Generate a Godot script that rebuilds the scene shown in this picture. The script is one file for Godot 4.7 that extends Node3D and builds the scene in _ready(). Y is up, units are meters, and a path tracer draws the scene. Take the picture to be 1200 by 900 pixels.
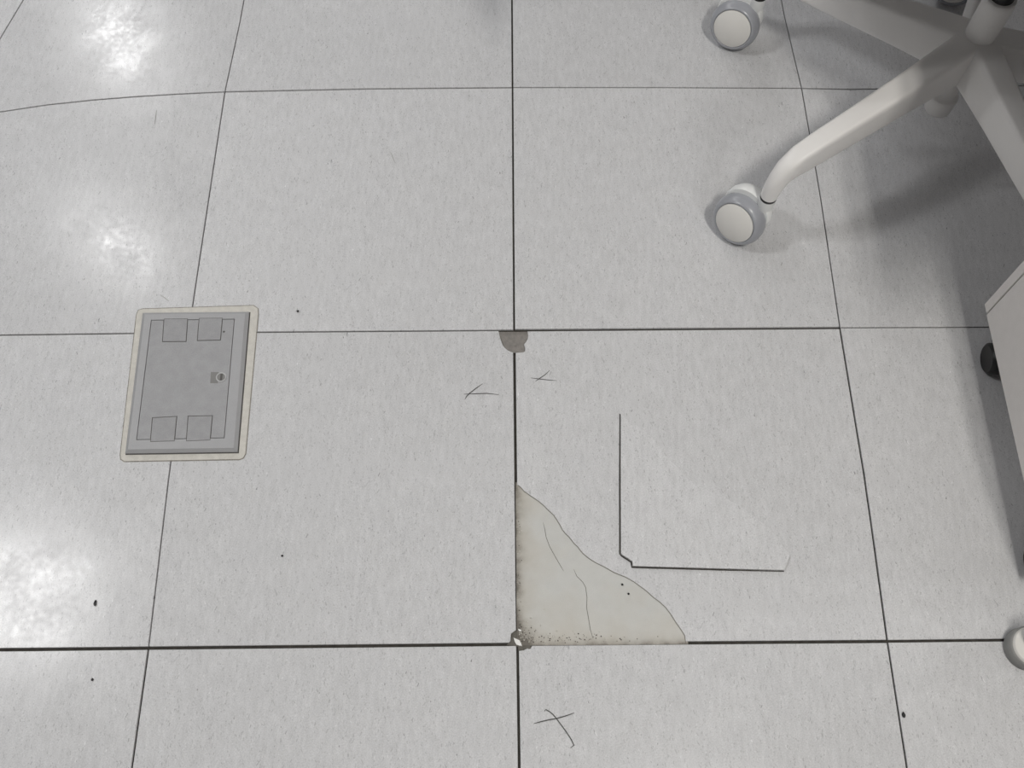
extends Node3D
# An office floor of pale speckled tiles seen from above: a broken tile corner, a floor box, swivel chairs, a pedestal.
# Floor plane y = 0; x runs to the right, z towards the person holding the camera.

const TX := 0.45      # tile pitch across
const TZ := 0.4258    # tile pitch along
var rng := RandomNumberGenerator.new()
var taken := {}
var M := {}

# ---------------------------------------------------------------- naming
func numbered(called: String) -> String:
	if not taken.has(called):
		taken[called] = 0
		return called
	taken[called] += 1
	return "%s_%03d" % [called, taken[called]]

func tag(o: Node, label: String, category: String, group := "", kind := "") -> void:
	o.set_meta("label", label)
	if category != "": o.set_meta("category", category)
	if group != "": o.set_meta("group", group)
	if kind != "": o.set_meta("kind", kind)

func thing(called: String, label: String, category: String, at := Vector3.ZERO, turn := 0.0, group := "") -> Node3D:
	var o := Node3D.new()
	o.name = numbered(called)
	add_child(o, true)
	o.position = at
	o.rotation.y = turn
	tag(o, label, category, group)
	return o

func structure(called: String, mesh: Mesh, mat: Material, at := Vector3.ZERO) -> MeshInstance3D:
	var o := put(called, mesh, mat, self)
	o.position = at
	o.set_meta("kind", "structure")
	return o

func put(called: String, mesh: Mesh, mat: Material, parent: Node) -> MeshInstance3D:
	var o := MeshInstance3D.new()
	o.name = called if parent != self else numbered(called)
	o.mesh = mesh
	o.material_override = mat
	o.cast_shadow = GeometryInstance3D.SHADOW_CASTING_SETTING_ON
	parent.add_child(o, true)
	return o

# ---------------------------------------------------------------- mesh code
func start() -> SurfaceTool:
	var st := SurfaceTool.new()
	st.begin(Mesh.PRIMITIVE_TRIANGLES)
	return st

func tri(st: SurfaceTool, a: Vector3, b: Vector3, c: Vector3, n: Vector3, uv_scale := 2.0, uv_at := Vector2.ZERO) -> void:
	var pts := [a, b, c]
	if (b - a).cross(c - a).dot(n) > 0.0: pts = [a, c, b]
	for p in pts:
		st.set_normal(n)
		st.set_uv(Vector2(p.x, p.z) * uv_scale + uv_at)
		st.add_vertex(p)

func quad(st: SurfaceTool, a: Vector3, b: Vector3, c: Vector3, d: Vector3, n: Vector3, uv_scale := 2.0, uv_at := Vector2.ZERO) -> void:
	tri(st, a, b, c, n, uv_scale, uv_at)
	tri(st, a, c, d, n, uv_scale, uv_at)

func inset(poly: PackedVector2Array, by: float) -> PackedVector2Array:
	# moves every corner inwards along the bisector of its edges; poly runs with positive area
	var out := PackedVector2Array()
	var n := poly.size()
	for i in n:
		var e0 := (poly[i] - poly[(i + n - 1) % n]).normalized()
		var e1 := (poly[(i + 1) % n] - poly[i]).normalized()
		var n0 := Vector2(-e0.y, e0.x)
		var n1 := Vector2(-e1.y, e1.x)
		var m := n0 + n1
		var l := maxf(m.length_squared() * 0.5, 0.35)
		out.append(poly[i] + m / l * by)
	return out

func area(poly: PackedVector2Array) -> float:
	var s := 0.0
	for i in poly.size():
		s += poly[i].cross(poly[(i + 1) % poly.size()])
	return s * 0.5

func slab(poly_in: PackedVector2Array, low: float, high: float, bevel: float, uv_scale := 2.0, uv_at := Vector2.ZERO) -> ArrayMesh:
	# a flat piece with the outline poly (x, z), its top edge bevelled
	var poly := poly_in.duplicate()
	if area(poly) < 0.0: poly.reverse()
	var top := inset(poly, bevel) if bevel > 0.0 else poly
	var st := start()
	var idx := Geometry2D.triangulate_polygon(top)
	if idx.is_empty():
		top = poly
		idx = Geometry2D.triangulate_polygon(poly)
	for k in range(0, idx.size(), 3):
		var t: Array = []
		for q in 3:
			var p := top[idx[k + q]]
			t.append(Vector3(p.x, high, p.y))
		tri(st, t[0], t[1], t[2], Vector3.UP, uv_scale, uv_at)
	var n := poly.size()
	for i in n:
		var j := (i + 1) % n
		var e := (poly[j] - poly[i]).normalized()
		var side := Vector3(e.y, 0, -e.x)
		var a := Vector3(poly[i].x, high - bevel, poly[i].y)
		var b := Vector3(poly[j].x, high - bevel, poly[j].y)
		if bevel > 0.0:
			quad(st, Vector3(top[i].x, high, top[i].y), Vector3(top[j].x, high, top[j].y), b, a, (side + Vector3.UP).normalized(), uv_scale, uv_at)
		quad(st, a, b, Vector3(b.x, low, b.z), Vector3(a.x, low, a.z), side, uv_scale, uv_at)
	return st.commit()

func box_mesh(size: Vector3, bevel := 0.0, centre := Vector3.ZERO) -> ArrayMesh:
	# a box with chamfered edges all round
	var st := start()
	var h := size * 0.5
	var b := minf(bevel, minf(h.x, minf(h.y, h.z)) * 0.9)
	var axes := [Vector3.RIGHT, Vector3.UP, Vector3.BACK]
	for k in 3:
		var u: Vector3 = axes[k]
		var v: Vector3 = axes[(k + 1) % 3]
		var w: Vector3 = axes[(k + 2) % 3]
		var hu: float = h[k]
		var hv: float = h[(k + 1) % 3]
		var hw: float = h[(k + 2) % 3]
		for s in [-1.0, 1.0]:
			var c: Vector3 = centre + u * hu * s
			quad(st, c + v * (hv - b) + w * (hw - b), c - v * (hv - b) + w * (hw - b), c - v * (hv - b) - w * (hw - b), c + v * (hv - b) - w * (hw - b), u * s)
			if b <= 0.0: continue
			for t in [-1.0, 1.0]:
				var n: Vector3 = (u * s + v * t).normalized()
				var p: Vector3 = centre + u * hu * s + v * (hv - b) * t
				var q: Vector3 = centre + u * (hu - b) * s + v * hv * t
				quad(st, p + w * (hw - b), p - w * (hw - b), q - w * (hw - b), q + w * (hw - b), n)
				for r in [-1.0, 1.0]:
					if k == 0:
						tri(st, centre + u * hu * s + v * (hv - b) * t + w * (hw - b) * r, centre + u * (hu - b) * s + v * hv * t + w * (hw - b) * r, centre + u * (hu - b) * s + v * (hv - b) * t + w * hw * r, (u * s + v * t + w * r).normalized())
	return st.commit()

func loft(rings: Array, sharp: Array = [], caps := true) -> ArrayMesh:
	# skin over closed rings of equal point count; the ring numbers in sharp keep a hard edge
	var st := start()
	var group := 0
	var n: int = rings[0].size()
	var mid := []
	for r in rings:
		var c := Vector3.ZERO
		for p in r: c += p
		mid.append(c / n)
	var flip := false
	var best := 0.0
	for k in rings.size() - 1:
		var c: Vector3 = (mid[k] + mid[k + 1]) * 0.5
		for i in n:
			var a: Vector3 = rings[k][i]
			var d: float = (rings[k][(i + 1) % n] - a).cross(rings[k + 1][i] - a).dot(a - c)
			best += d
	flip = best > 0.0
	for k in rings.size() - 1:
		if sharp.has(k): group += 1
		st.set_smooth_group(group)
		for i in n:
			var j := (i + 1) % n
			var a: Vector3 = rings[k][i]
			var b: Vector3 = rings[k][j]
			var c: Vector3 = rings[k + 1][j]
			var d: Vector3 = rings[k + 1][i]
			var order := [a, c, b, a, d, c] if flip else [a, b, c, a, c, d]
			for p in order:
				st.set_smooth_group(group)
				st.set_uv(Vector2(p.x + p.y, p.z) * 2.0)
				st.add_vertex(p)
	if caps:
		for e in [0, rings.size() - 1]:
			group += 1
			var out: Vector3 = mid[e] - mid[1 if e == 0 else e - 1]
			for i in n:
				var a: Vector3 = rings[e][i]
				var b: Vector3 = rings[e][(i + 1) % n]
				var c: Vector3 = mid[e]
				if (a - b).length() < 1e-7: continue
				var order := [c, a, b]
				if (a - c).cross(b - c).dot(out) > 0.0: order = [c, b, a]
				for p in order:
					st.set_smooth_group(group)
					st.set_uv(Vector2(p.x + p.y, p.z) * 2.0)
					st.add_vertex(p)
	st.generate_normals()
	return st.commit()

func lathe(profile: Array, origin: Vector3, axis: Vector3, sharp: Array = [], seg := 40) -> ArrayMesh:
	# profile: [distance along the axis, radius]
	var a := axis.normalized()
	var u := a.cross(Vector3(0.31, 0.9, 0.2)).normalized()
	var v := a.cross(u)
	var rings := []
	for p in profile:
		var r := PackedVector3Array()
		for i in seg:
			var t := TAU * i / seg
			r.append(origin + a * float(p[0]) + (u * cos(t) + v * sin(t)) * maxf(p[1], 1e-5))
		rings.append(r)
	return loft(rings, sharp)

func sweep(spine: Array, across: Vector3, power := 4.0, seg := 28) -> ArrayMesh:
	# spine: [centre, direction, size across, size along the other way]; superellipse section
	var rings := []
	for s in spine:
		var d: Vector3 = s[1].normalized()
		var w := across.normalized()
		var h := w.cross(d).normalized()
		var pw: float = s[4] if s.size() > 4 else power
		var r := PackedVector3Array()
		for i in seg:
			var t := TAU * i / seg
			var c := cos(t)
			var q := sin(t)
			r.append(s[0] + w * (signf(c) * pow(absf(c), 2.0 / pw) * s[2] * 0.5) + h * (signf(q) * pow(absf(q), 2.0 / pw) * s[3] * 0.5))
		rings.append(r)
	return loft(rings)

func ribbon(points: PackedVector2Array, width: float, y: float, thick := 0.00025) -> ArrayMesh:
	# a thin raised line along points (x, z), tapering at its ends
	var st := start()
	var n := points.size()
	var l := []
	var r := []
	for i in n:
		var d := (points[mini(i + 1, n - 1)] - points[maxi(i - 1, 0)]).normalized()
		var w := width * 0.5 * (0.45 if i == 0 or i == n - 1 else 1.0)
		var s := Vector2(-d.y, d.x) * w
		l.append(points[i] + s)
		r.append(points[i] - s)
	for i in n - 1:
		var a := Vector3(l[i].x, y + thick, l[i].y)
		var b := Vector3(l[i + 1].x, y + thick, l[i + 1].y)
		var c := Vector3(r[i + 1].x, y + thick, r[i + 1].y)
		var d := Vector3(r[i].x, y + thick, r[i].y)
		quad(st, a, b, c, d, Vector3.UP)
		var o := Vector3(l[i].x - r[i].x, 0, l[i].y - r[i].y).normalized()
		quad(st, a, b, Vector3(b.x, y, b.z), Vector3(a.x, y, a.z), o)
		quad(st, d, c, Vector3(c.x, y, c.z), Vector3(d.x, y, d.z), -o)
	return st.commit()

func pebble(size: Vector3, seed_no: int) -> ArrayMesh:
	var r := RandomNumberGenerator.new()
	r.seed = seed_no
	var rings := []
	var rows := [[-1.0, 0.35], [-0.5, 0.85], [0.1, 1.0], [0.6, 0.75], [1.0, 0.25]]
	for q in rows:
		var ring := PackedVector3Array()
		for i in 9:
			var t := TAU * i / 9.0
			var k := 1.0 + r.randf_range(-0.2, 0.2)
			ring.append(Vector3(cos(t) * q[1] * k * size.x, (q[0] + 1.0) * size.y, sin(t) * q[1] * k * size.z) * 0.5)
		rings.append(ring)
	return loft(rings)

# ---------------------------------------------------------------- materials
func plain(c: Color, rough := 0.6, metal := 0.0) -> StandardMaterial3D:
	var m := StandardMaterial3D.new()
	m.albedo_color = c
	m.roughness = rough
	m.metallic = metal
	return m

func noise_bytes(size: int, freq: float, seed_no: int, octaves := 3, squash := 1) -> PackedByteArray:
	var n := FastNoiseLite.new()
	n.noise_type = FastNoiseLite.TYPE_SIMPLEX_SMOOTH
	n.seed = seed_no
	n.frequency = freq
	n.fractal_octaves = octaves
	var im := n.get_seamless_image(size, size / squash, false, false, 0.15, true)
	im.convert(Image.FORMAT_L8)
	if squash > 1: im.resize(size, size, Image.INTERPOLATE_CUBIC)
	return im.get_data()

func tile_texture() -> ImageTexture:
	# pale grey vinyl: soft clouds, short streaks along z, and scattered dark flecks
	var n := 1024
	var cloud := noise_bytes(n, 0.012, 3, 3)
	var streak := noise_bytes(n, 0.06, 8, 2, 4)
	var grain := noise_bytes(n, 0.22, 5, 2)
	var warm := noise_bytes(n, 0.006, 21, 2)
	var v := PackedFloat32Array()
	v.resize(n * n)
	for i in n * n:
		v[i] = (cloud[i] - 127.0) * 0.02 + (streak[i] - 127.0) * 0.045 + (grain[i] - 127.0) * 0.10
	var r := RandomNumberGenerator.new()
	r.seed = 77
	for k in 10000:
		var x := r.randi() % n
		var y := r.randi() % n
		var ln := 1 + int(absf(r.randfn(0.0, 4.0)))
		var dark := r.randf_range(8.0, 26.0) * (2.0 if r.randf() < 0.05 else 1.0)
		var lean := r.randf_range(-0.6, 0.6)
		var sign := -1.0 if r.randf() < 0.82 else 0.6
		var fat := 2 if r.randf() < 0.75 else 1
		for q in ln:
			for w in fat:
				var at := ((y + q) % n) * n + (x + w + int(lean * q) + n) % n
				v[at] += sign * dark
	var bytes := PackedByteArray()
	bytes.resize(n * n * 3)
	for i in n * n:
		var t := v[i]
		var w := (warm[i] - 127.0) * 0.001
		bytes[i * 3] = clampi(int(TILE_R + t + w), 0, 255)
		bytes[i * 3 + 1] = clampi(int(TILE_G + t + w * 0.5), 0, 255)
		bytes[i * 3 + 2] = clampi(int(TILE_B + t - w), 0, 255)
	var im := Image.create_from_data(n, n, false, Image.FORMAT_RGB8, bytes)
	im.generate_mipmaps()
	return ImageTexture.create_from_image(im)

func tile_gloss() -> ImageTexture:
	# scuffed wax: roughness wanders a little
	var n := 512
	var a := noise_bytes(n, 0.01, 41, 4)
	var b := noise_bytes(n, 0.08, 44, 3)
	var bytes := PackedByteArray()
	bytes.resize(n * n)
	for i in n * n:
		bytes[i] = clampi(int(150.0 + (a[i] - 127.0) * 0.35 + (b[i] - 127.0) * 0.25), 0, 255)
	return ImageTexture.create_from_image(Image.create_from_data(n, n, false, Image.FORMAT_L8, bytes))

func bed_texture() -> ImageTexture:
	# old adhesive bed under the missing corner: smooth grey, yellowed and grimy along the two joints
	var n := 512
	var a := noise_bytes(n, 0.02, 61, 4)
	var b := noise_bytes(n, 0.25, 62, 2)
	var c := noise_bytes(n, 0.007, 63, 3)
	var im := Image.create(n, n, false, Image.FORMAT_RGB8)
	for y in n:
		for x in n:
			var i := y * n + x
			var left := x / float(n) * 0.22 + (a[i] - 127.0) * 0.00003
			var down := (n - 1 - y) / float(n) * 0.22 + (a[i] - 127.0) * 0.00002
			var stain := 0.5 * exp(-left / 0.022) + 0.5 * exp(-down / 0.022) + (c[i] - 127.0) * 0.0012
			var dirt := 0.85 * exp(-left / 0.005) + 0.6 * exp(-down / 0.0035) + 1.0 * exp(-(left * left + down * down) / 0.00035)
			dirt *= 0.85 + (b[i] - 127.0) * 0.0025
			var g := (b[i] - 127.0) * 0.03 + (a[i] - 127.0) * 0.02
			var col := Color8(int(clampf(194 + g, 0, 255)), int(clampf(194 + g, 0, 255)), int(clampf(191 + g, 0, 255)))
			col = col.lerp(Color8(182, 174, 160), clampf(stain, 0.0, 1.0))
			col = col.lerp(Color8(96, 91, 84), clampf(dirt, 0.0, 0.9))
			im.set_pixel(x, y, col)
	return ImageTexture.create_from_image(im)

func speckled(base: Color, spread: float, seed_no: int, rough: float, scale := 8.0) -> StandardMaterial3D:
	var n := 256
	var a := noise_bytes(n, 0.3, seed_no, 2)
	var b := noise_bytes(n, 0.03, seed_no + 1, 3)
	var bytes := PackedByteArray()
	bytes.resize(n * n * 3)
	for i in n * n:
		var t := 1.0 + ((a[i] - 127.0) * 0.7 + (b[i] - 127.0) * 0.5) / 127.0 * spread
		bytes[i * 3] = clampi(int(base.r8 * t), 0, 255)
		bytes[i * 3 + 1] = clampi(int(base.g8 * t), 0, 255)
		bytes[i * 3 + 2] = clampi(int(base.b8 * t), 0, 255)
	var m := plain(Color.WHITE, rough)
	m.albedo_texture = ImageTexture.create_from_image(Image.create_from_data(n, n, false, Image.FORMAT_RGB8, bytes))
	m.uv1_triplanar = true
	m.uv1_world_triplanar = true
	m.uv1_scale = Vector3.ONE * scale
	return m

const WARM := Color(1.0, 0.985, 0.955)
const TILE_R := 203.0
const TILE_G := 203.0
const TILE_B := 204.5

func make_materials() -> void:
	var tex := tile_texture()
	var gloss := tile_gloss()
	for k in 4:
		var m := StandardMaterial3D.new()
		var s: float = [1.0, 0.99, 1.005, 0.985][k]
		m.albedo_color = Color(s, s, s)
		m.albedo_texture = tex
		m.roughness = 0.355
		m.roughness_texture = gloss
		m.roughness_texture_channel = BaseMaterial3D.TEXTURE_CHANNEL_RED
		m.metallic_specular = 0.35
		M["tile%d" % k] = m
	M.fragment = M.tile0.duplicate()
	M.fragment.albedo_color = Color(1.022, 1.022, 1.022)
	M.grime_and_shade = speckled(Color8(62, 59, 55), 0.3, 90, 0.95, 12.0)  # joint grime; also colours the painted shadow line of the loose piece
	M.break_dark = plain(Color8(128, 125, 119), 0.9)
	M.grit = plain(Color8(96, 92, 86), 0.9)
	M.chip = speckled(Color8(132, 128, 124), 0.16, 93, 0.9, 14.0)
	M.pit = speckled(Color8(104, 101, 95), 0.25, 120, 0.95, 14.0)
	M.edge = plain(Color8(232, 231, 228), 0.6)
	M.pencil = plain(Color8(78, 78, 76), 0.7)
	M.cut_line = speckled(Color8(142, 138, 131), 0.3, 130, 0.9, 10.0)
	M.crack = plain(Color8(120, 118, 112), 0.9)
	M.scuff = plain(Color8(158, 158, 155), 0.7)
	M.bed = plain(Color.WHITE, 0.62)
	M.bed.albedo_texture = bed_texture()
	M.box_frame = speckled(Color8(163, 163, 165), 0.03, 100, 0.5, 6.0)
	M.box_lid = speckled(Color8(156, 156, 158), 0.06, 103, 0.6, 6.0)
	M.box_pad = speckled(Color8(155, 155, 157), 0.07, 106, 0.75, 8.0)
	M.box_gap = plain(Color8(92, 90, 88), 0.9)
	M.sealant = speckled(Color8(200, 197, 190), 0.08, 109, 0.8, 10.0)
	M.lock_plate = plain(Color8(128, 127, 126), 0.7)
	M.lock = plain(Color8(186, 186, 187), 0.45)
	M.white = plain(Color8(236, 234, 232), 0.42)
	M.white_cool = plain(Color8(238, 239, 238), 0.4)
	M.hub_cap = plain(Color8(224, 222, 218), 0.5)
	M.tyre = plain(Color8(160, 162, 168), 0.28)
	M.glide = plain(Color8(150, 150, 148), 0.7)
	M.rubber = plain(Color8(28, 28, 28), 0.45)
	M.black = plain(Color8(22, 22, 23), 0.5)
	M.board = speckled(Color8(236, 232, 229), 0.02, 112, 0.5, 6.0)
	M.wall = plain(Color8(118, 118, 118), 0.9)
	M.ceiling = plain(Color8(165, 165, 165), 0.95)
	M.fabric = speckled(Color8(150, 150, 150), 0.15, 115, 0.95, 12.0)
	M.steel = plain(Color8(170, 170, 172), 0.35, 0.9)
	M.tube = plain(Color8(250, 250, 248), 0.5)
	M.tube.emission_enabled = true
	M.tube.emission = Color8(255, 253, 248)
	M.tube.emission_energy_multiplier = 2.0

# ---------------------------------------------------------------- tile grid
func table(t: Array, at: float) -> float:
	if at <= t[0][0]: return t[0][1]
	for k in t.size() - 1:
		if at <= t[k + 1][0]:
			return lerpf(t[k][1], t[k + 1][1], (at - t[k][0]) / (t[k + 1][0] - t[k][0]))
	return t[-1][1]

# the joints as laid: a few run slightly off the grid
var joint_x := {
	-2: [[-1.3, -0.9], [-0.9, -0.78], [-0.616, -0.803], [-0.535, -0.8244], [-0.38, -0.86], [0.0, -0.9]],
	-1: [[-0.9, -0.44], [-0.61, -0.439], [-0.4236, -0.4504], [-0.04, -0.4543], [0.19, -0.4543], [0.43, -0.4494], [0.8, -0.45]],
	0: [[-0.6, -0.0006], [0.0, -0.0014], [0.43, -0.0004], [0.57, 0.0004]],
	1: [[-0.9, 0.44], [-0.603, 0.4387], [-0.4214, 0.4503], [-0.235, 0.4532], [-0.0023, 0.4515], [0.2287, 0.4532], [0.4257, 0.4495], [0.8, 0.449]],
}
var joint_z := {
	-1: [[-1.35, -0.4258], [-0.9, -0.375], [-0.7947, -0.3879], [-0.7179, -0.402], [-0.6268, -0.4128], [-0.5345, -0.4194], [-0.45, -0.4236], [-0.2285, -0.4273], [0.0, -0.4275], [0.225, -0.4253], [0.45, -0.4214], [0.5437, -0.418], [0.9, -0.4258]],
	0: [[-0.9, 0.0005], [-0.45, -0.0022], [0.45, -0.0022], [0.65, -0.0012], [0.9, 0.0]],
	1: [[-0.63, 0.4283], [-0.45, 0.4276], [0.0, 0.4261], [0.45, 0.4257], [0.593, 0.4252], [0.9, 0.4258]],
}
func line_x(i: int, z: float) -> float:
	return table(joint_x[i], z) if joint_x.has(i) else i * TX
func line_z(j: int, x: float) -> float:
	return table(joint_z[j], x) if joint_z.has(j) else j * TZ
# half width of a joint
func gap_x(i: int, row: int) -> float:
	if i == 0: return {-2: 0.0013, -1: 0.0013, 0: 0.0018, 1: 0.0016}.get(row, 0.0013)
	if i == -1: return 0.0012 if row >= 1 else 0.0008
	if i == 1: return 0.0011 if row >= 0 else 0.0008
	return 0.0009
func gap_z(j: int, col: int) -> float:
	if j == 1: return 0.0017 if col > 0 else 0.002
	if j == 0: return {-2: 0.001, -1: 0.0011, 0: 0.0017, 1: 0.0008}.get(col, 0.001)
	if j == -1: return 0.0011
	return 0.001

func tile_outline(i: int, j: int) -> PackedVector2Array:
	var out := PackedVector2Array()
	var x0 := i * TX
	var x1 := (i + 1) * TX
	var z0 := j * TZ
	var z1 := (j + 1) * TZ
	var near := i >= -3 and i <= 2 and j >= -3 and j <= 2
	var steps := 6 if near else 1
	var xl := gap_x(i, j)
	var xr := gap_x(i + 1, j)
	var zt := gap_z(j, i)
	var zb := gap_z(j + 1, i)
	var c := []
	for q in [[i, j, z0], [i + 1, j, z0], [i + 1, j + 1, z1], [i, j + 1, z1]]:
		var x := line_x(q[0], q[2])
		x = line_x(q[0], line_z(q[1], x))
		c.append(Vector2(x, line_z(q[1], x)))
	for s in steps:     # far edge, left to right
		var x := lerpf(c[0].x + xl, c[1].x - xr, s / float(steps))
		out.append(Vector2(x, line_z(j, x) + zt))
	for s in steps:     # right edge
		var z := lerpf(c[1].y + zt, c[2].y - zb, s / float(steps))
		out.append(Vector2(line_x(i + 1, z) - xr, z))
	for s in steps:     # near edge, right to left
		var x := lerpf(c[2].x - xr, c[3].x + xl, s / float(steps))
		out.append(Vector2(x, line_z(j + 1, x) - zb))
	for s in steps:
		var z := lerpf(c[3].y - zb, c[0].y + zt, s / float(steps))
		out.append(Vector2(line_x(i, z) + xl, z))
	return out

func cut(poly: PackedVector2Array, hole: PackedVector2Array) -> PackedVector2Array:
	var best := poly
	var most := 0.0
	for p in Geometry2D.clip_polygons(poly, hole):
		if absf(area(p)) > most:
			most = absf(area(p))
			best = p
	return best

# the run of the break, from the joint at the top down to the joint in front
var break_line := PackedVector2Array([Vector2(0.0021, 0.2232), Vector2(0.0058, 0.2264), Vector2(0.0100, 0.2317), Vector2(0.0140, 0.2345), Vector2(0.0186, 0.2381), Vector2(0.0238, 0.2417), Vector2(0.0295, 0.2459), Vector2(0.0352, 0.2511), Vector2(0.0402, 0.2567), Vector2(0.0474, 0.2637), Vector2(0.0517, 0.2705), Vector2(0.0556, 0.2776), Vector2(0.0582, 0.2831), Vector2(0.0613, 0.2875), Vector2(0.0659, 0.2921), Vector2(0.0695, 0.2969), Vector2(0.0731, 0.3018), Vector2(0.0765, 0.3049), Vector2(0.0801, 0.3100), Vector2(0.0833, 0.3141), Vector2(0.0903, 0.3203), Vector2(0.0984, 0.3257), Vector2(0.1102, 0.3318), Vector2(0.1216, 0.3387), Vector2(0.1355, 0.3445), Vector2(0.1455, 0.3505), Vector2(0.1547, 0.3575), Vector2(0.1613, 0.3628), Vector2(0.1681, 0.3696), Vector2(0.1758, 0.3756), Vector2(0.1827, 0.3823), Vector2(0.1889, 0.3912), Vector2(0.1940, 0.4005), Vector2(0.1992, 0.4086), Vector2(0.2040, 0.4171), Vector2(0.2043, 0.4262)])

func build_floor() -> void:
	var floor_node := Node3D.new()
	floor_node.name = "floor"
	add_child(floor_node, true)
	floor_node.set_meta("kind", "structure")
	floor_node.set_meta("label", "pale grey speckled floor of square tiles with dark open joints")
	var base := put("subfloor", box_mesh(Vector3(6.8, 0.12, 8.2), 0.0, Vector3(0, -0.0636, -0.93)), M.grime_and_shade, floor_node)
	base.set_meta("label", "dark grimy subfloor showing in the joints")
	var missing := PackedVector2Array([Vector2(-0.0015, 0.43)])
	missing.append(Vector2(-0.0015, break_line[0].y - 0.0005))
	missing.append_array(break_line)
	missing.append(Vector2(break_line[-1].x, 0.43))
	var notch := PackedVector2Array([Vector2(-0.0243, -0.0116), Vector2(-0.0234, -0.0016), Vector2(-0.0220, 0.0050), Vector2(-0.0208, 0.0102), Vector2(-0.0193, 0.0150), Vector2(-0.0181, 0.0187), Vector2(-0.0166, 0.0220), Vector2(-0.0140, 0.0255), Vector2(-0.0111, 0.0282), Vector2(-0.0084, 0.0299), Vector2(-0.0056, 0.0312), Vector2(-0.0002, 0.0324), Vector2(0.0036, 0.0323), Vector2(0.0075, 0.0321), Vector2(0.0107, 0.0316), Vector2(0.0130, 0.0307), Vector2(0.0136, 0.0271), Vector2(0.0133, 0.0238), Vector2(0.0125, 0.0215), Vector2(0.0123, 0.0192), Vector2(0.0151, 0.0155), Vector2(0.0173, 0.0116), Vector2(0.0180, 0.0054), Vector2(0.0169, -0.0006), Vector2(0.0166, -0.0113)])
	var notch_floor := PackedVector2Array([Vector2(-0.0229, 0.0012), Vector2(-0.0220, 0.0050), Vector2(-0.0208, 0.0102), Vector2(-0.0193, 0.0150), Vector2(-0.0181, 0.0187), Vector2(-0.0166, 0.0220), Vector2(-0.0140, 0.0255), Vector2(-0.0111, 0.0282), Vector2(-0.0084, 0.0299), Vector2(-0.0056, 0.0312), Vector2(-0.0002, 0.0324), Vector2(0.0036, 0.0323), Vector2(0.0075, 0.0321), Vector2(0.0107, 0.0316), Vector2(0.0130, 0.0307), Vector2(0.0136, 0.0271), Vector2(0.0133, 0.0238), Vector2(0.0125, 0.0215), Vector2(0.0123, 0.0192), Vector2(0.0151, 0.0155), Vector2(0.0173, 0.0116), Vector2(0.0180, 0.0054), Vector2(0.0171, 0.0015)])
	var pit_left := PackedVector2Array([Vector2(0.0014, 0.4080), Vector2(-0.0009, 0.4082), Vector2(-0.0049, 0.4108), Vector2(-0.0081, 0.4133), Vector2(-0.0087, 0.4179), Vector2(-0.0090, 0.4225), Vector2(-0.0118, 0.4245), Vector2(-0.0139, 0.4261), Vector2(-0.0154, 0.4301), Vector2(0.0011, 0.4302)])
	var pit_front := PackedVector2Array([Vector2(-0.0030, 0.4251), Vector2(-0.0030, 0.4348), Vector2(0.0025, 0.4339), Vector2(0.0073, 0.4333), Vector2(0.0115, 0.4310), Vector2(0.0136, 0.4319), Vector2(0.0154, 0.4316), Vector2(0.0170, 0.4286), Vector2(0.0178, 0.4253)])
	var pit := PackedVector2Array([Vector2(-0.0002, 0.4080), Vector2(-0.0049, 0.4108), Vector2(-0.0081, 0.4133), Vector2(-0.0087, 0.4179), Vector2(-0.0090, 0.4225), Vector2(-0.0118, 0.4245), Vector2(-0.0139, 0.4267), Vector2(0.0001, 0.4284), Vector2(0.0007, 0.4339), Vector2(0.0025, 0.4339), Vector2(0.0073, 0.4333), Vector2(0.0115, 0.4310), Vector2(0.0154, 0.4316), Vector2(0.0170, 0.4286), Vector2(0.0199, 0.4232), Vector2(0.0117, 0.4119)])
	var uv := RandomNumberGenerator.new()
	uv.seed = 11
	for j in range(-11, 7):
		for i in range(-8, 8):
			var shape := tile_outline(i, j)
			var special := ""
			if i == 0 and j == 0:
				shape = cut(cut(shape, missing), notch)
				special = "pale tile with its near left corner broken away"
			elif i == -1 and j == 0:
				shape = cut(cut(shape, notch), pit_left)
				special = "pale tile with two chipped right corners"
			elif j == 1 and i == 0:
				shape = cut(shape, pit_front)
			var y := uv.randf_range(-0.0003, 0.0002)
			var at := Vector2(uv.randf(), uv.randf())
			if i == 0 and j == 0: y = -0.0004
			if i == 0 and j == -1: y = 0.0002
			var t := put("tile", slab(shape, -0.0035, y, 0.0004, 2.0, at), M["tile%d" % (uv.randi() % 4)], floor_node)
			if special != "": t.set_meta("label", special)
			if i == 0 and j == 0: broken_tile = t
			if i == -1 and j == 0: left_tile = t
			if i == 0 and j == 1: front_tile = t
			if i == -1 and j == -1: far_tile = t
			if i == -2 and j == -1: corner_tile = t
	# what lies bare where the corner is gone
	var bed_shape := PackedVector2Array([Vector2(-0.0012, 0.4275), Vector2(-0.0012, break_line[0].y - 0.004)])
	for p in break_line: bed_shape.append(p + Vector2(0.003, -0.003))
	bed_shape.append(Vector2(break_line[-1].x + 0.003, 0.4275))
	var bed := put("adhesive_bed", bed_mesh(bed_shape), M.bed, floor_node)
	bed.set_meta("label", "smooth bare grey bed where the tile corner broke off, yellowed along its joints")
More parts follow.
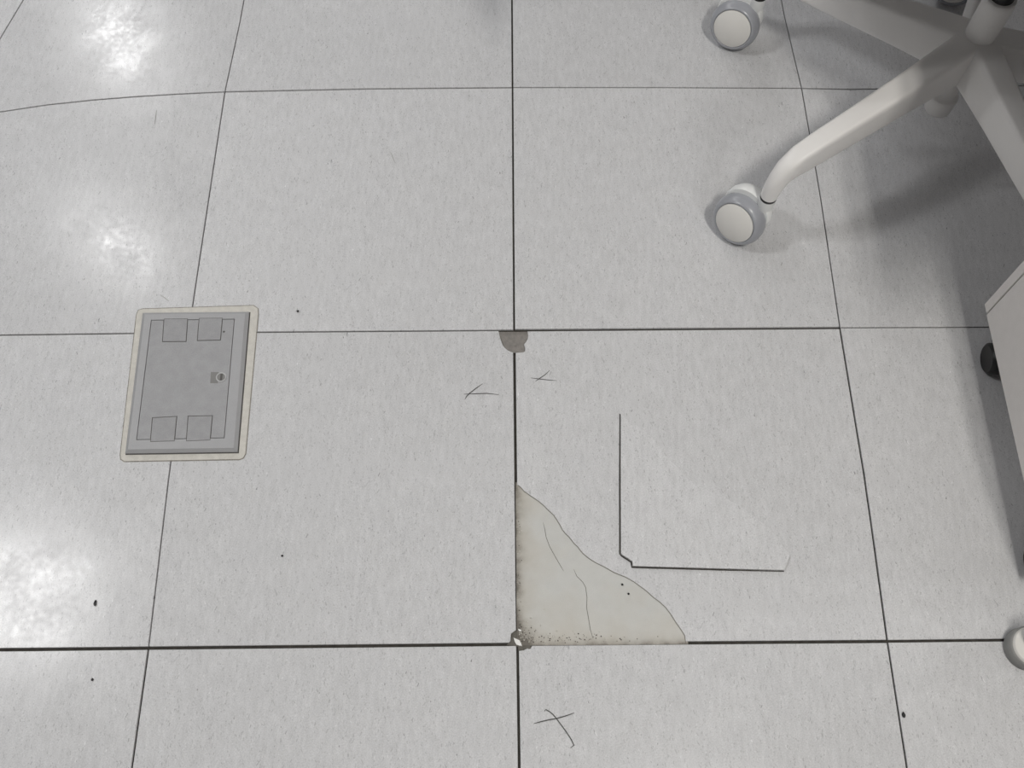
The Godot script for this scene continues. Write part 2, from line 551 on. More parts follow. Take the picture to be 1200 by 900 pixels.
	for c in [PackedVector2Array([Vector2(0.0337, 0.2734), Vector2(0.0357, 0.2824), Vector2(0.0371, 0.2924), Vector2(0.0412, 0.3046), Vector2(0.0474, 0.3167), Vector2(0.0546, 0.3299), Vector2(0.0581, 0.3364)]), PackedVector2Array([Vector2(0.0710, 0.3343), Vector2(0.0745, 0.3430), Vector2(0.0817, 0.3505), Vector2(0.0850, 0.3570), Vector2(0.0863, 0.3697), Vector2(0.0853, 0.3823), Vector2(0.0874, 0.3970), Vector2(0.0890, 0.4094), Vector2(0.0918, 0.4197)])]:
		put("hairline_crack", ribbon(c, 0.0008, -0.0012, 0.0001), M.crack, bed)
	var rim := put("break_edge_line", ribbon(break_line, 0.0013, -0.0012, 0.0007), M.break_dark, bed)  # thin dark ribbon laid along the break
	rim.set_meta("label", "thin dark line along the break at the missing corner")
	grit(bed)
	var fill := put("chipped_hollow", hollow(notch_floor), M.chip, floor_node)
	fill.set_meta("label", "rough dark grey hollow chipped out across the joint")
	var pitfill := put("crumbled_hollow", slab(pit, -0.0036, -0.0024, 0.0003), M.pit, floor_node)
	pitfill.set_meta("label", "crumbled grey pit where four tile corners meet")
	# pencil marks on the tiles
	for s in [PackedVector2Array([Vector2(-0.0448, 0.0791), Vector2(-0.0535, 0.0856), Vector2(-0.0629, 0.0936), Vector2(-0.0663, 0.0976), Vector2(-0.0684, 0.1016)]), PackedVector2Array([Vector2(-0.0703, 0.0943), Vector2(-0.0521, 0.0937), Vector2(-0.0387, 0.0934), Vector2(-0.0231, 0.0954)])]:
		put("pencil_mark", ribbon(s, 0.0013, 0.0003, 0.0001), M.pencil if s[0].y < 0.1 else M.scuff, left_tile)
	for s in [PackedVector2Array([Vector2(0.0466, 0.0597), Vector2(0.0399, 0.0664), Vector2(0.0317, 0.0722), Vector2(0.0269, 0.0759)]), PackedVector2Array([Vector2(0.0209, 0.0707), Vector2(0.0317, 0.0722), Vector2(0.0438, 0.0739), Vector2(0.0560, 0.0750)])]:
		put("pencil_mark", ribbon(s, 0.0012, -0.0004, 0.0001), M.pencil, broken_tile)
	for s in [PackedVector2Array([Vector2(0.0179, 0.5181), Vector2(0.0265, 0.5159), Vector2(0.0365, 0.5138), Vector2(0.0448, 0.5126), Vector2(0.0554, 0.5098), Vector2(0.0661, 0.5063)]), PackedVector2Array([Vector2(0.0304, 0.5042), Vector2(0.0325, 0.5024), Vector2(0.0367, 0.5046), Vector2(0.0411, 0.5082), Vector2(0.0448, 0.5126), Vector2(0.0506, 0.5202), Vector2(0.0564, 0.5281), Vector2(0.0615, 0.5359), Vector2(0.0646, 0.5424), Vector2(0.0604, 0.5454)])]:
		put("pencil_mark", ribbon(s, 0.0013, 0.0003, 0.0001), M.pencil, front_tile)
	put("scuff_mark", ribbon(PackedVector2Array([Vector2(-0.1866, -0.3064), Vector2(-0.1830, -0.2969), Vector2(-0.1787, -0.2859)]), 0.001, 0.0003, 0.0001), M.scuff, far_tile)
	put("scuff_mark", ribbon(PackedVector2Array([Vector2(-0.5012, -0.0625), Vector2(-0.4951, -0.0576), Vector2(-0.4883, -0.0521)]), 0.001, 0.0003, 0.0001), M.scuff, corner_tile)
	put("scuff_mark", ribbon(PackedVector2Array([Vector2(-0.5523, -0.3888), Vector2(-0.5518, -0.3757), Vector2(-0.5511, -0.3611)]), 0.001, 0.0003, 0.0001), M.scuff, corner_tile)

var broken_tile: MeshInstance3D
var left_tile: MeshInstance3D
var front_tile: MeshInstance3D
var far_tile: MeshInstance3D
var corner_tile: MeshInstance3D

func bed_mesh(poly: PackedVector2Array) -> ArrayMesh:
	var x0 := -0.0015
	var z1 := 0.4275
	var s := 1.0 / 0.22
	# texture runs over a 22 cm square whose near left corner is the joint crossing
	return slab(poly, -0.0036, -0.0012, 0.0, s, Vector2(-x0 * s, 1.0 - z1 * s))

func hollow(rim: PackedVector2Array) -> ArrayMesh:
	# shallow uneven dish
	var r := RandomNumberGenerator.new()
	r.seed = 5
	var c := Vector2.ZERO
	for p in rim: c += p
	c /= rim.size()
	var rings := []
	for k in [[1.06, -0.0006], [1.0, -0.0012], [0.88, -0.0026], [0.6, -0.0031], [0.3, -0.0033], [0.02, -0.0032]]:
		var ring := PackedVector3Array()
		for p in rim:
			var q: Vector2 = c + (p - c) * k[0]
			ring.append(Vector3(q.x, k[1] + r.randf_range(-0.0003, 0.0003), q.y))
		rings.append(ring)
	var st := start()
	for k in rings.size() - 1:
		for i in rim.size():
			var j := (i + 1) % rim.size()
			var a: Vector3 = rings[k][i]
			var b: Vector3 = rings[k][j]
			var d: Vector3 = rings[k + 1][i]
			var e: Vector3 = rings[k + 1][j]
			for f in [[a, b, e], [a, e, d]]:
				var n: Vector3 = (f[1] - f[0]).cross(f[2] - f[0]).normalized()
				if n.length() < 0.5: continue
				if n.y < 0: n = -n
				tri(st, f[0], f[1], f[2], n)
	return st.commit()

func grit(parent: Node) -> void:
	# crumbs of grout and dirt along the bare edges: too many to count
	var r := RandomNumberGenerator.new()
	r.seed = 19
	for kind in 2:
		var st := start()
		for k in (110 if kind == 0 else 90):
			var p := Vector2.ZERO
			if r.randf() < 0.62:
				p = Vector2(r.randf_range(0.002, 0.2) * r.randf_range(0.25, 1.0), 0.425 - absf(r.randfn(0.0, 0.006)))
			elif r.randf() < 0.5:
				p = Vector2(0.001 + absf(r.randfn(0.0, 0.003)), r.randf_range(0.27, 0.42))
			else:
				p = Vector2(absf(r.randfn(0.004, 0.014)), 0.422 - absf(r.randfn(0.0, 0.012)))
			var s := r.randf_range(0.0003, 0.0008)
			var m := pebble(Vector3(s * 2, s * 1.3, s * 2), 300 + k)
			st.append_from(m, 0, Transform3D(Basis(Vector3.UP, r.randf() * TAU), Vector3(p.x, -0.0012, p.y)))
		var o := put("dark_grit" if kind == 0 else "pale_grit", st.commit(), M.grit if kind == 0 else M.sealant, parent)
		o.set_meta("kind", "stuff")

# ---------------------------------------------------------------- things on the floor
func loose_piece() -> void:
	# the broken corner, set down on the tile it came from
	var o := PackedVector2Array([Vector2(0.0015, 0.2229)])[0]
	var p := PackedVector2Array([Vector2(0.1402, 0.1252)])[0]
	var shift := p - o
	var front := PackedVector2Array([Vector2(0.1447, 0.3312), Vector2(0.3337, 0.3379)])
	var shape := PackedVector2Array([Vector2(0.1402, 0.1252), Vector2(0.1356, 0.2146), Vector2(0.1308, 0.3146), Vector2(0.1324, 0.3168), Vector2(0.1365, 0.3198), Vector2(0.1407, 0.3223), Vector2(0.1444, 0.3251), Vector2(0.1447, 0.3273), Vector2(0.1447, 0.3312), Vector2(0.1648, 0.3321), Vector2(0.2075, 0.3336), Vector2(0.2608, 0.3355), Vector2(0.3337, 0.3379)])
	for k in range(break_line.size() - 2, 0, -1):
		var q := break_line[k] + shift
		if q.y < front[1].y - 0.003: shape.append(q)
	var t := thing("broken_tile_piece", "triangular broken-off tile corner lying loose on top of the damaged tile", "tile fragment")
	var m := put("fragment", slab(shape, 0.0, 0.0030, 0.0001, 2.0, Vector2(0.37, 0.61)), M.fragment, t)
	m.position.y = -0.0004
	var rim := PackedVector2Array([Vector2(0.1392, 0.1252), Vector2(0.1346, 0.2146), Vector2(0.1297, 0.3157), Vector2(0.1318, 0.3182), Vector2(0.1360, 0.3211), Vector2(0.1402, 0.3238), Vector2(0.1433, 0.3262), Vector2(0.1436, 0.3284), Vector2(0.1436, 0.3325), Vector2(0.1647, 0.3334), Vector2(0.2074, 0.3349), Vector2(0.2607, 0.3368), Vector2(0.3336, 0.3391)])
	var e := put("shadow_edge", ribbon(rim, 0.0014, -0.0004, 0.0022), M.grime_and_shade, t)  # dark strip in place of the contact shadow at the left and near edges
	e.set_meta("label", "dark strip painted as the shadow line along two edges of the fragment")

func flat_thing(called: String, label: String, category: String, mesh: Mesh, mat: Material, at: Vector3) -> void:
	var o := put(called, mesh, mat, self)
	o.position = at
	tag(o, label, category)

func crumbs() -> void:
	var spots := [
		["dirt_crumb", "largest black crumb, comma shaped, on the tile below the two oblong light reflections", PackedVector2Array([Vector2(-0.5227, 0.3727)])[0], Vector3(0.0040, 0.003, 0.008), 1],
		["dirt_crumb", "tiny black crumb on the near tile just below the front left joint", PackedVector2Array([Vector2(-0.5114, 0.4643)])[0], Vector3(0.0032, 0.002, 0.0032), 2],
		["dirt_crumb", "tiny dark crumb in the middle of the tile right of the floor box", PackedVector2Array([Vector2(-0.2962, 0.3148)])[0], Vector3(0.003, 0.002, 0.003), 3],
		["dirt_crumb", "small black crumb beside the right joint of the nearest tile", PackedVector2Array([Vector2(0.4546, 0.5114)])[0], Vector3(0.004, 0.0026, 0.007), 4],
		["dirt_crumb", "tiny dark crumb on the tile above and right of the floor box", PackedVector2Array([Vector2(-0.3049, -0.0342)])[0], Vector3(0.0034, 0.002, 0.004), 5],
		["dirt_crumb", "upper of the two black specks on the bare bed", PackedVector2Array([Vector2(0.1307, 0.3539)])[0], Vector3(0.0028, 0.0018, 0.0028), 6],
		["dirt_crumb", "lower of the two black specks on the bare bed", PackedVector2Array([Vector2(0.1380, 0.3656)])[0], Vector3(0.0026, 0.0018, 0.003), 7],
	]
	for s in spots:
		flat_thing(s[0], s[1], "crumb", pebble(s[3], 40 + s[4]), M.rubber, Vector3(s[2].x, (-0.0012 if s[4] >= 6 else 0.0), s[2].y))
	var chip_shape := PackedVector2Array([Vector2(-0.0052, 0.4182), Vector2(-0.0014, 0.4198), Vector2(0.0019, 0.4213), Vector2(0.0035, 0.4241), Vector2(0.0052, 0.4282), Vector2(0.0017, 0.4278), Vector2(-0.0019, 0.4265), Vector2(-0.0038, 0.4229)])
	var c := put("tile_chip", slab(chip_shape, -0.0024, 0.0004, 0.0003), M.edge, self)
	tag(c, "white angular chip of tile lying in the pit where four tiles meet", "tile chip")
	var d := put("tile_chip", slab(PackedVector2Array([Vector2(0.0003, 0.4075), Vector2(0.0040, 0.4084), Vector2(0.0045, 0.4108), Vector2(0.0013, 0.4102)]), -0.0024, -0.0002, 0.0002), M.edge, self)
	d.name = numbered("tile_chip")
	tag(d, "tiny white tile chip at the left joint just above the larger one", "tile chip")

func floor_box() -> void:
	var t := thing("floor_box", "grey rectangular floor outlet box with four pads and a slotted lock", "floor box")
	var o := PackedVector2Array([Vector2(-0.5216, -0.0325), Vector2(-0.3726, -0.0329), Vector2(-0.3670, 0.1755), Vector2(-0.5146, 0.1767)])
	var lid := PackedVector2Array([Vector2(-0.5062, -0.0186), Vector2(-0.3913, -0.0193), Vector2(-0.3860, 0.1566), Vector2(-0.5008, 0.1583)])
	# ring of old sealant with the dirty line of an earlier cut round it
	var s := PackedVector2Array([Vector2(-0.5238, -0.0394), Vector2(-0.3682, -0.0436), Vector2(-0.3617, -0.0387), Vector2(-0.3605, -0.0306), Vector2(-0.3570, 0.1777), Vector2(-0.3593, 0.1830), Vector2(-0.3636, 0.1850), Vector2(-0.5149, 0.1867), Vector2(-0.5198, 0.1836), Vector2(-0.5213, 0.1776), Vector2(-0.5304, -0.0307), Vector2(-0.5289, -0.0375)])
	var inner := inset(fix(o), 0.004)
	put("cut_line", ring_slab(s, grown(s, 0.0013), 0.0, 0.0004), M.cut_line, t)
	put("sealant", ring_slab(inner, s, 0.0, 0.0008), M.sealant, t)
	var f := fix(o)
	var l := grown(fix(lid), 0.0009)
	var frame := put("frame", frame_mesh(f, l, 0.0060, 0.0044), M.box_frame, t)
	put("recess", slab(fix(o), 0.0, 0.0012, 0.0), M.box_gap, frame)
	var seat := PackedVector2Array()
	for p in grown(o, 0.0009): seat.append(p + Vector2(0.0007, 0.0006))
	put("painted_shadow", slab(seat, 0.0, 0.0009, 0.0), M.box_gap, frame)  # dark slab painted as the frame's shadow, shifted right and near
	var pads := [
		PackedVector2Array([Vector2(-0.4887, -0.0205), Vector2(-0.4565, -0.0206), Vector2(-0.4544, 0.0140), Vector2(-0.4862, 0.0140)]),
		PackedVector2Array([Vector2(-0.4398, -0.0212), Vector2(-0.4082, -0.0212), Vector2(-0.4071, 0.0122), Vector2(-0.4382, 0.0128)]),
		PackedVector2Array([Vector2(-0.4841, 0.1279), Vector2(-0.4527, 0.1265), Vector2(-0.4512, 0.1607), Vector2(-0.4821, 0.1613)]),
		PackedVector2Array([Vector2(-0.4367, 0.1260), Vector2(-0.4052, 0.1257), Vector2(-0.4042, 0.1598), Vector2(-0.4347, 0.1608)])]
	var cover := fix(lid)
	for p in pads: cover = cut(cover, grown(fix(p), 0.0009))
	put("lid", slab(cover, 0.0012, 0.0060, 0.0002), M.box_lid, t)
	for k in 4: # the pads' tips bite into the frame
		put("pad", slab(fix(pads[k]), 0.0012, 0.0062, 0.0002), M.box_pad, t)
		put("pad_gap", slab(grown(fix(pads[k]), 0.0006), 0.0012, 0.00605, 0.0), M.box_gap, t)
	var plate := put("lock_plate", slab(fix(PackedVector2Array([Vector2(-0.4143, 0.0610), Vector2(-0.4035, 0.0614), Vector2(-0.4030, 0.0780), Vector2(-0.4133, 0.0776)])), 0.0012, 0.0062, 0.0002), M.lock_plate, t)
	plate.set_meta("label", "small square darker plate beside the lock")
	var c := PackedVector2Array([Vector2(-0.3994, 0.0691)])[0]
	var lock := put("lock", lathe([[0, 0.0070], [0.0012, 0.0070], [0.0016, 0.0066], [0.0014, 0.0057], [0.0008, 0.0055], [0.0006, 0.0]], Vector3(c.x, 0.0056, c.y), Vector3.UP, [1, 3, 4], 28), M.lock, t)
	put("lock_disc", lathe([[0.0003, 0.0055], [0.0011, 0.0053], [0.0012, 0.0]], Vector3(c.x, 0.0056, c.y), Vector3.UP, [1], 24), M.lock_plate, lock)
	put("slot", box_mesh(Vector3(0.0030, 0.0006, 0.0092), 0.0, Vector3(c.x + 0.0004, 0.0068, c.y)), M.box_gap, lock)
	var d := PackedVector2Array([Vector2(-0.4033, -0.0002)])[0]
	put("indicator_hole", lathe([[0, 0.0015], [0.0003, 0.0013]], Vector3(d.x, 0.0060, d.y), Vector3.UP, [], 12), M.box_gap, t)

func fix(p: PackedVector2Array) -> PackedVector2Array:
	var q := p.duplicate()
	if area(q) < 0.0: q.reverse()
	return q

func grown(p: PackedVector2Array, by: float) -> PackedVector2Array:
	return inset(fix(p), -by)

func ring_slab(inner_in: PackedVector2Array, outer_in: PackedVector2Array, low: float, high: float) -> ArrayMesh:
	# flat band between two outlines: every outer corner joins the nearest point of the inner outline
	var outer := fix(outer_in)
	var inner := fix(inner_in)
	var st := start()
	var n := outer.size()
	var near := []
	for p in outer:
		var best := 1e9
		var at := p
		if inner.size() == n:
			at = inner[near.size()]
		else:
			for k in inner.size():
				var q := Geometry2D.get_closest_point_to_segment(p, inner[k], inner[(k + 1) % inner.size()])
				if p.distance_to(q) < best:
					best = p.distance_to(q)
					at = q
		near.append(at)
	for i in n:
		var j := (i + 1) % n
		var a := Vector3(outer[i].x, high, outer[i].y)
		var b := Vector3(outer[j].x, high, outer[j].y)
		var c := Vector3(near[j].x, high, near[j].y)
		var d := Vector3(near[i].x, high, near[i].y)
		quad(st, a, b, c, d, Vector3.UP)
		var e := (outer[j] - outer[i]).normalized()
		quad(st, a, b, Vector3(b.x, low, b.z), Vector3(a.x, low, a.z), Vector3(e.y, 0, -e.x))
	return st.commit()

func frame_mesh(outer: PackedVector2Array, inner: PackedVector2Array, high: float, slope: float) -> ArrayMesh:
	# four bars: sloped outer flank, flat top, inner wall
	var st := start()
	var top := inset(outer, slope)
	for i in 4:
		var j := (i + 1) % 4
		var e := (outer[j] - outer[i]).normalized()
		var side := Vector3(e.y, 0, -e.x)
		var v := func(p: Vector2, y: float) -> Vector3: return Vector3(p.x, y, p.y)
		quad(st, v.call(outer[i], 0.0), v.call(outer[j], 0.0), v.call(outer[j], 0.0025), v.call(outer[i], 0.0025), side)
		quad(st, v.call(outer[i], 0.0025), v.call(outer[j], 0.0025), v.call(top[j], high), v.call(top[i], high), (side * (high - 0.0025) + Vector3.UP * slope).normalized())
		quad(st, v.call(top[i], high), v.call(top[j], high), v.call(inner[j], high), v.call(inner[i], high), Vector3.UP)
		quad(st, v.call(inner[i], high), v.call(inner[j], high), v.call(inner[j], 0.0), v.call(inner[i], 0.0), -side)
	return st.commit()

# ---------------------------------------------------------------- swivel chairs
func caster(parent: Node, at: Vector3, turn: float) -> void:
	# a hooded caster with one cambered wheel; its swivel stem stands at the origin
	var c := Node3D.new()
	c.name = "caster"
	parent.add_child(c, true)
	c.position = at
	c.rotation.y = turn
	var axle := Vector3(-0.67, 0.31, 0.675).normalized()
	var face := Vector3(-0.0400, 0.0435, 0.0105)
	put("tyre", lathe([[-0.0265, 0.0], [-0.0265, 0.0325], [-0.025, 0.0362], [-0.0215, 0.0382], [-0.015, 0.0388], [-0.009, 0.0378], [-0.004, 0.0352], [-0.0012, 0.0325], [-0.0004, 0.0308], [-0.0016, 0.0300], [-0.0024, 0.0296], [-0.0024, 0.0]], face, axle, [1, 11]), M.tyre, c)
	put("hub_cap", lathe([[-0.003, 0.0292], [-0.0006, 0.0292], [0.0, 0.0286], [0.0003, 0.0]], face, axle, [1], 44), M.hub_cap, c)
	var flat := Vector3(axle.x, 0.12, axle.z).normalized()
	var hub := face + axle * -0.0262 + Vector3(0.001, 0.0125, -0.001)
	put("hood", lathe([[0.001, 0.0], [0.001, 0.0352], [-0.003, 0.0366], [-0.010, 0.0362], [-0.017, 0.0335], [-0.023, 0.028], [-0.0275, 0.019], [-0.0295, 0.008], [-0.0297, 0.0]], hub, flat, [1]), M.white_cool, c)
	put("stem", lathe([[0.05, 0.0085], [0.06, 0.0098], [0.076, 0.0112], [0.0895, 0.0114]], Vector3.ZERO, Vector3.UP), M.white_cool, c)
	put("collar", lathe([[0.0875, 0.0098], [0.0885, 0.0114], [0.0925, 0.0114], [0.0935, 0.0098]], Vector3.ZERO, Vector3.UP), M.rubber, c)

func glide(parent: Node, at: Vector3) -> void:
	# a fixed foot: grey rubber ring, white cap, stem into the leg
	var g := Node3D.new()
	g.name = "glide"
	parent.add_child(g, true)
	g.position = at
	put("rubber_ring", lathe([[0.0, 0.0], [0.0, 0.0245], [0.0015, 0.0255], [0.0195, 0.0250], [0.0215, 0.0235], [0.0215, 0.0]], Vector3.ZERO, Vector3.UP, [1, 5], 40), M.glide, g)
	put("cap", lathe([[0.0215, 0.0232], [0.0235, 0.0230], [0.0248, 0.0215], [0.0252, 0.0]], Vector3.ZERO, Vector3.UP, [2], 40), M.hub_cap, g)
	put("stem", lathe([[0.025, 0.0105], [0.0935, 0.0105]], Vector3.ZERO, Vector3.UP), M.white_cool, g)

func leg_mesh() -> ArrayMesh:
	# along +x from the hub, bending down into the socket of the caster
	var z := Vector3.BACK
	var s := []
	for p in [[0.0, 0.186, 0.046, 0.074, -0.10], [0.03, 0.184, 0.041, 0.070, -0.11], [0.10, 0.174, 0.036, 0.060, -0.13], [0.18, 0.163, 0.032, 0.053, -0.13], [0.255, 0.154, 0.029, 0.047, -0.14], [0.281, 0.1495, 0.028, 0.044, -0.26], [0.2965, 0.141, 0.027, 0.040, -0.72], [0.3055, 0.130, 0.026, 0.034, -1.2], [0.3095, 0.118, 0.025, 0.029, -1.45], [0.3125, 0.105, 0.0242, 0.0248, -1.52], [0.3135, 0.0935, 0.0232, 0.0232, -1.57]]:
		s.append([Vector3(p[0], p[1], 0), Vector3(cos(p[4]), sin(p[4]), 0), p[2], p[3], lerpf(6.0, 2.0, clampf((p[0] - 0.275) / 0.03, 0.0, 1.0))])
	return sweep(s, z)

func swivel_chair(label: String, at: Vector3, turns: Array, casters: Array, seat_shift: Vector3, seat_turn: float, tucked := false) -> void:
	var t := thing("swivel_chair", label, "chair", at, 0.0)
	put("hub", lathe([[0.150, 0.013], [0.152, 0.0175], [0.16, 0.0192], [0.276, 0.0205], [0.283, 0.0198], [0.285, 0.0182], [0.285, 0.0]], Vector3.ZERO, Vector3.UP, [], 36), M.white, t)
	put("gas_lift_foot", lathe([[0.072, 0.0], [0.072, 0.0170], [0.0735, 0.0188], [0.100, 0.0196], [0.102, 0.0180], [0.1025, 0.0138], [0.155, 0.0138]], Vector3.ZERO, Vector3.UP, [1], 32), M.white, t)
	put("gas_lift", lathe([[0.27, 0.0150], [0.30, 0.0150], [0.33, 0.0150], [0.332, 0.012], [0.46, 0.012]], Vector3.ZERO, Vector3.UP, [2, 3]), M.black, t)
	var lm := leg_mesh()
	for k in 5:
		var a := deg_to_rad(turns[k])
		var l := put("leg", lm, M.white, t)
		l.rotation.y = a
		var end := Vector3(cos(a), 0, -sin(a)) * 0.3135
		if tucked: caster(t, end, casters[k])
		else: glide(t, end)
	var seat := Node3D.new()
	seat.name = "seat"
	t.add_child(seat, true)
	seat.position = seat_shift
	seat.rotation.y = seat_turn
	var rings := []
	for p in [[0.462, 0.80], [0.464, 0.95], [0.475, 1.0], [0.495, 1.0], [0.512, 0.96], [0.520, 0.84], [0.522, 0.3], [0.521, 0.02]]:
		var r := PackedVector3Array()
		for i in 48:
			var q := TAU * i / 48.0
			var c := cos(q)
			var s := sin(q)
			r.append(Vector3(signf(c) * pow(absf(c), 0.72) * 0.235 * p[1], p[0], signf(s) * pow(absf(s), 0.72) * 0.225 * p[1]))
		rings.append(r)
	put("cushion", loft(rings), M.fabric, seat)
	put("seat_plate", box_mesh(Vector3(0.2, 0.03, 0.2), 0.004, Vector3(0, 0.447, 0)), M.black, seat)
	var back := []
	for k in 9:
		var y := 0.60 + k * 0.045
		var w := 0.40 - 0.012 * absf(k - 3.0)
		back.append([Vector3(0, y, -0.235 - 0.004 * k), Vector3(0, 1, -0.09), w, 0.045, 3.0])
	if not tucked: put("backrest", sweep(back, Vector3.RIGHT, 3.0, 36), M.fabric, seat)
	if tucked: return
	put("back_support", sweep([[Vector3(0, 0.45, -0.08), Vector3(0, 0, -1), 0.06, 0.02], [Vector3(0, 0.45, -0.22), Vector3(0, 0.1, -1), 0.06, 0.02], [Vector3(0, 0.49, -0.275), Vector3(0, 1, -0.5), 0.06, 0.02], [Vector3(0, 0.62, -0.28), Vector3(0, 1, 0), 0.055, 0.02], [Vector3(0, 0.72, -0.268), Vector3(0, 1, 0), 0.05, 0.014]], Vector3.RIGHT), M.black, seat)

# ---------------------------------------------------------------- pedestal
func pedestal() -> void:
	var x := 0.6263
	var z := -0.0047
	var w := 0.40
	var d := 0.37
	var t := thing("drawer_pedestal", "white mobile drawer pedestal on black casters at the edge of the tiles", "cabinet", Vector3(x, 0, z))
	put("body", box_mesh(Vector3(w, 0.50, d - 0.0155), 0.0008, Vector3(w / 2, 0.06 + 0.25, 0.0155 + (d - 0.0155) / 2)), M.board, t)
	var y := 0.06
	for h in [0.245, 0.125, 0.125]:
		var dr := put("drawer", box_mesh(Vector3(w, h - 0.002, 0.0138), 0.0008, Vector3(w / 2, y + h / 2, 0.0069)), M.board, t)
		put("handle", box_mesh(Vector3(0.12, 0.012, 0.018), 0.003, Vector3(w / 2, y + h - 0.03, -0.009)), M.steel, dr)
		y += h
	put("top_panel", box_mesh(Vector3(w, 0.02, d), 0.0015, Vector3(w / 2, 0.571, d / 2)), M.board, t)
	put("gap_strip", box_mesh(Vector3(w - 0.006, 0.48, 0.0016), 0.0, Vector3(w / 2, 0.312, 0.0147)), M.box_gap, t)
	for p in [[0.028, 0.050], [0.028, d - 0.045], [w - 0.04, 0.060], [w - 0.04, d - 0.045]]:
		var c := Node3D.new()
		c.name = "caster"
		t.add_child(c, true)
		c.position = Vector3(p[0], 0, p[1])
		for s in [-1.0, 1.0]:
			put("wheel", lathe([[-0.009, 0.0], [-0.009, 0.018], [-0.006, 0.0215], [0.006, 0.0215], [0.009, 0.018], [0.009, 0.0]], Vector3(0.0115 * s, 0.0215, 0.012), Vector3.RIGHT, [1, 5], 26), M.rubber, c)
		put("hood", box_mesh(Vector3(0.012, 0.03, 0.042), 0.004, Vector3(0, 0.034, 0.004)), M.black, c)
		put("mount_plate", box_mesh(Vector3(0.044, 0.012, 0.044), 0.002, Vector3(0, 0.0535, 0)), M.black, c)

func added_desk() -> void:
	# added corner worktop, out of view, shaped to shade the floor round the chair
	var t := thing("added_desk", "added unseen white corner worktop that shades the floor round the swivel chair", "added_desk", Vector3(-0.10, 0, -1.40))
	put("desk_top", slab(PackedVector2Array([Vector2(1.9, 0), Vector2(1.9, 1.61), Vector2(0.655, 1.61), Vector2(0.655, 1.20), Vector2(0.23, 1.20), Vector2(0.20, 1.17), Vector2(0.20, 0.0)]), 0.725, 0.75, 0.003), M.board, t)
	for p in [[0.24, 0.06], [1.84, 0.06], [1.84, 1.55]]:
		put("leg", box_mesh(Vector3(0.05, 0.725, 0.05), 0.004, Vector3(p[0], 0.3625, p[1])), M.white, t)
	put("shade_panel", box_mesh(Vector3(0.02, 0.215, 1.10), 0.003, Vector3(0.22, 0.6175, 0.61)), M.board, t)  # added panel that keeps lamp light off the floor below the chair
	put("apron", box_mesh(Vector3(1.58, 0.06, 0.02), 0.003, Vector3(1.04, 0.695, 0.06)), M.white, t)
	put("apron", box_mesh(Vector3(0.02, 0.06, 1.44), 0.003, Vector3(1.84, 0.695, 0.805)), M.white, t)

# ---------------------------------------------------------------- room and lamps
func room() -> void:
	structure("ceiling", box_mesh(Vector3(6.8, 0.1, 8.2), 0.0, Vector3(0, 2.6, -0.93)), M.ceiling)
	structure("wall_left", box_mesh(Vector3(0.1, 2.7, 8.2), 0.0, Vector3(-3.4, 1.2, -0.93)), M.wall)
	structure("wall_right", box_mesh(Vector3(0.1, 2.7, 8.2), 0.0, Vector3(3.4, 1.2, -0.93)), M.wall)
	structure("wall_back", box_mesh(Vector3(6.8, 2.7, 0.1), 0.0, Vector3(0, 1.2, -5.03)), M.wall)
	structure("wall_front", box_mesh(Vector3(6.8, 2.7, 0.1), 0.0, Vector3(0, 1.2, 3.17)), M.wall)

func ceiling_lamp(label: String, x: float, z: float, energy: float, length := 0.6, turn := 0.0, spacing := 0.12, tint := Color(1, 1, 1)) -> void:
	# a surface fitting with two bare tubes
	var t := thing("ceiling_lamp", label, "lamp", Vector3(x, 2.55, z), turn)
	put("housing", box_mesh(Vector3(length + 0.06, 0.04, 0.34), 0.006, Vector3(0, -0.02, 0)), M.white_cool, t)
	for s in [-spacing, spacing]:
		var tube := put("light_tube", box_mesh(Vector3(length, 0.03, 0.05), 0.008, Vector3(0, -0.056, s)), M.tube, t)
		var l := AreaLight3D.new()
		l.name = "tube_light"
		l.area_size = Vector2(length, 0.05)
		l.light_energy = energy
		l.light_color = tint
		l.area_range = 12.0
		l.area_attenuation = 2.0
		l.shadow_enabled = true
		tube.add_child(l, true)
		l.position = Vector3(0, -0.074, s)
		l.rotation.x = -PI / 2

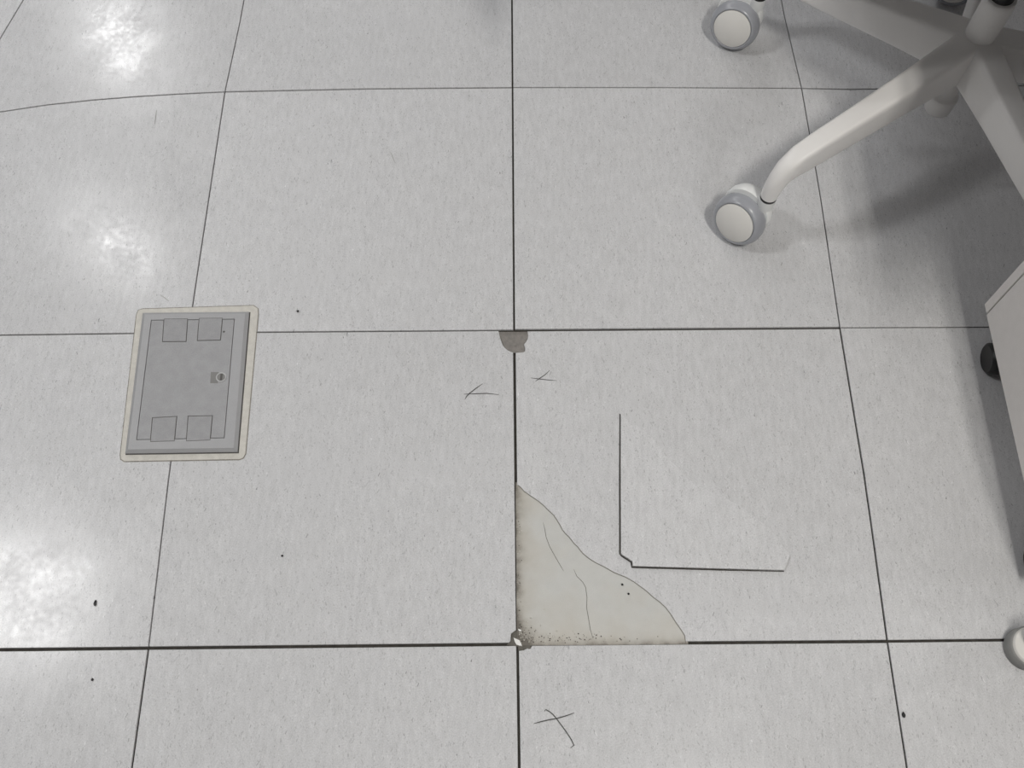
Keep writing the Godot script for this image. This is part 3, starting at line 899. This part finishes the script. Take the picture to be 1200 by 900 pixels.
func _ready() -> void:
	rng.seed = 1
	# camera: held at chest height, looking down at the tiles
	var cam := Camera3D.new()
	cam.name = "camera"
	add_child(cam)
	cam.transform = Transform3D(Basis(Vector3(0.99997138, -0.00412495, 0.00634293), Vector3(0.00747097, 0.40568311, -0.91398326), Vector3(0.00119691, 0.91400449, 0.40570231)), Vector3(-0.0033, 1.23864, 0.62948))
	cam.fov = rad_to_deg(2.0 * atan(450.0 / 1170.0))
	cam.near = 0.02
	cam.current = true
	var we := WorldEnvironment.new()
	we.name = "environment"
	var env := Environment.new()
	env.background_mode = Environment.BG_COLOR
	env.background_color = Color(0.02, 0.02, 0.02)
	env.tonemap_mode = Environment.TONE_MAPPER_LINEAR
	env.tonemap_exposure = 1.15
	env.sdfgi_enabled = true
	env.ssao_enabled = true
	env.ssil_enabled = true
	we.environment = env
	add_child(we)
	make_materials()
	# lamps: left row mirrored in the floor; those labelled added only fill in light
	ceiling_lamp("twin-tube ceiling lamp over the left row of tiles, nearest of its row", -1.92, -0.17, 1.15, 0.6, 0.0, 0.105)
	ceiling_lamp("twin-tube ceiling lamp in the middle of the left row, turned askew", -1.735, -1.70, 0.38, 0.4, -0.7, 0.04)
	ceiling_lamp("twin-tube ceiling lamp at the far end of the left row", -1.88, -2.85, 0.66, 0.3, 0.0, 0.11)
	ceiling_lamp("added unseen twin-tube fill lamp near the right wall", 2.4, 0.4, 0.35, 0.6, 0.0, 0.12)
	ceiling_lamp("lengthwise twin-tube ceiling lamp straight above the drawer pedestal", 0.67, 0.93, 1.22, 0.4, PI / 2, 0.04, WARM)
	ceiling_lamp("added unseen twin-tube fill lamp by the back wall", -0.6, -4.3, 1.9, 0.6, 0.0, 0.12)
	ceiling_lamp("added unseen twin-tube fill lamp behind the camera on the right", 1.4, 2.5, 0.8, 0.6, 0.0, 0.12)
	ceiling_lamp("added unseen twin-tube fill lamp by the back wall, left of the other", -1.4, -4.2, 0.8, 0.6, 0.0, 0.12)

	room()
	build_floor()
	swivel_chair("white five-star swivel chair base beside the dark shadow, with black gas lift", Vector3(0.616, 0, -0.322), [140.1, 211.5, 288.0, 358.0, 67.0], [0.30, 0.05, 3.6, 2.0, 0.3], Vector3(0.08, 0, -0.03), 3.14, true)
	swivel_chair("white swivel chair beside the near end of the pedestal, one round grey-rimmed foot showing", Vector3(0.817, 0, 0.675), [130.5, 58.5, 346.5, 274.5, 202.5], [], Vector3(0.08, 0, 0.02), -1.57)
	pedestal()
	floor_box()
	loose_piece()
	crumbs()
	added_desk()
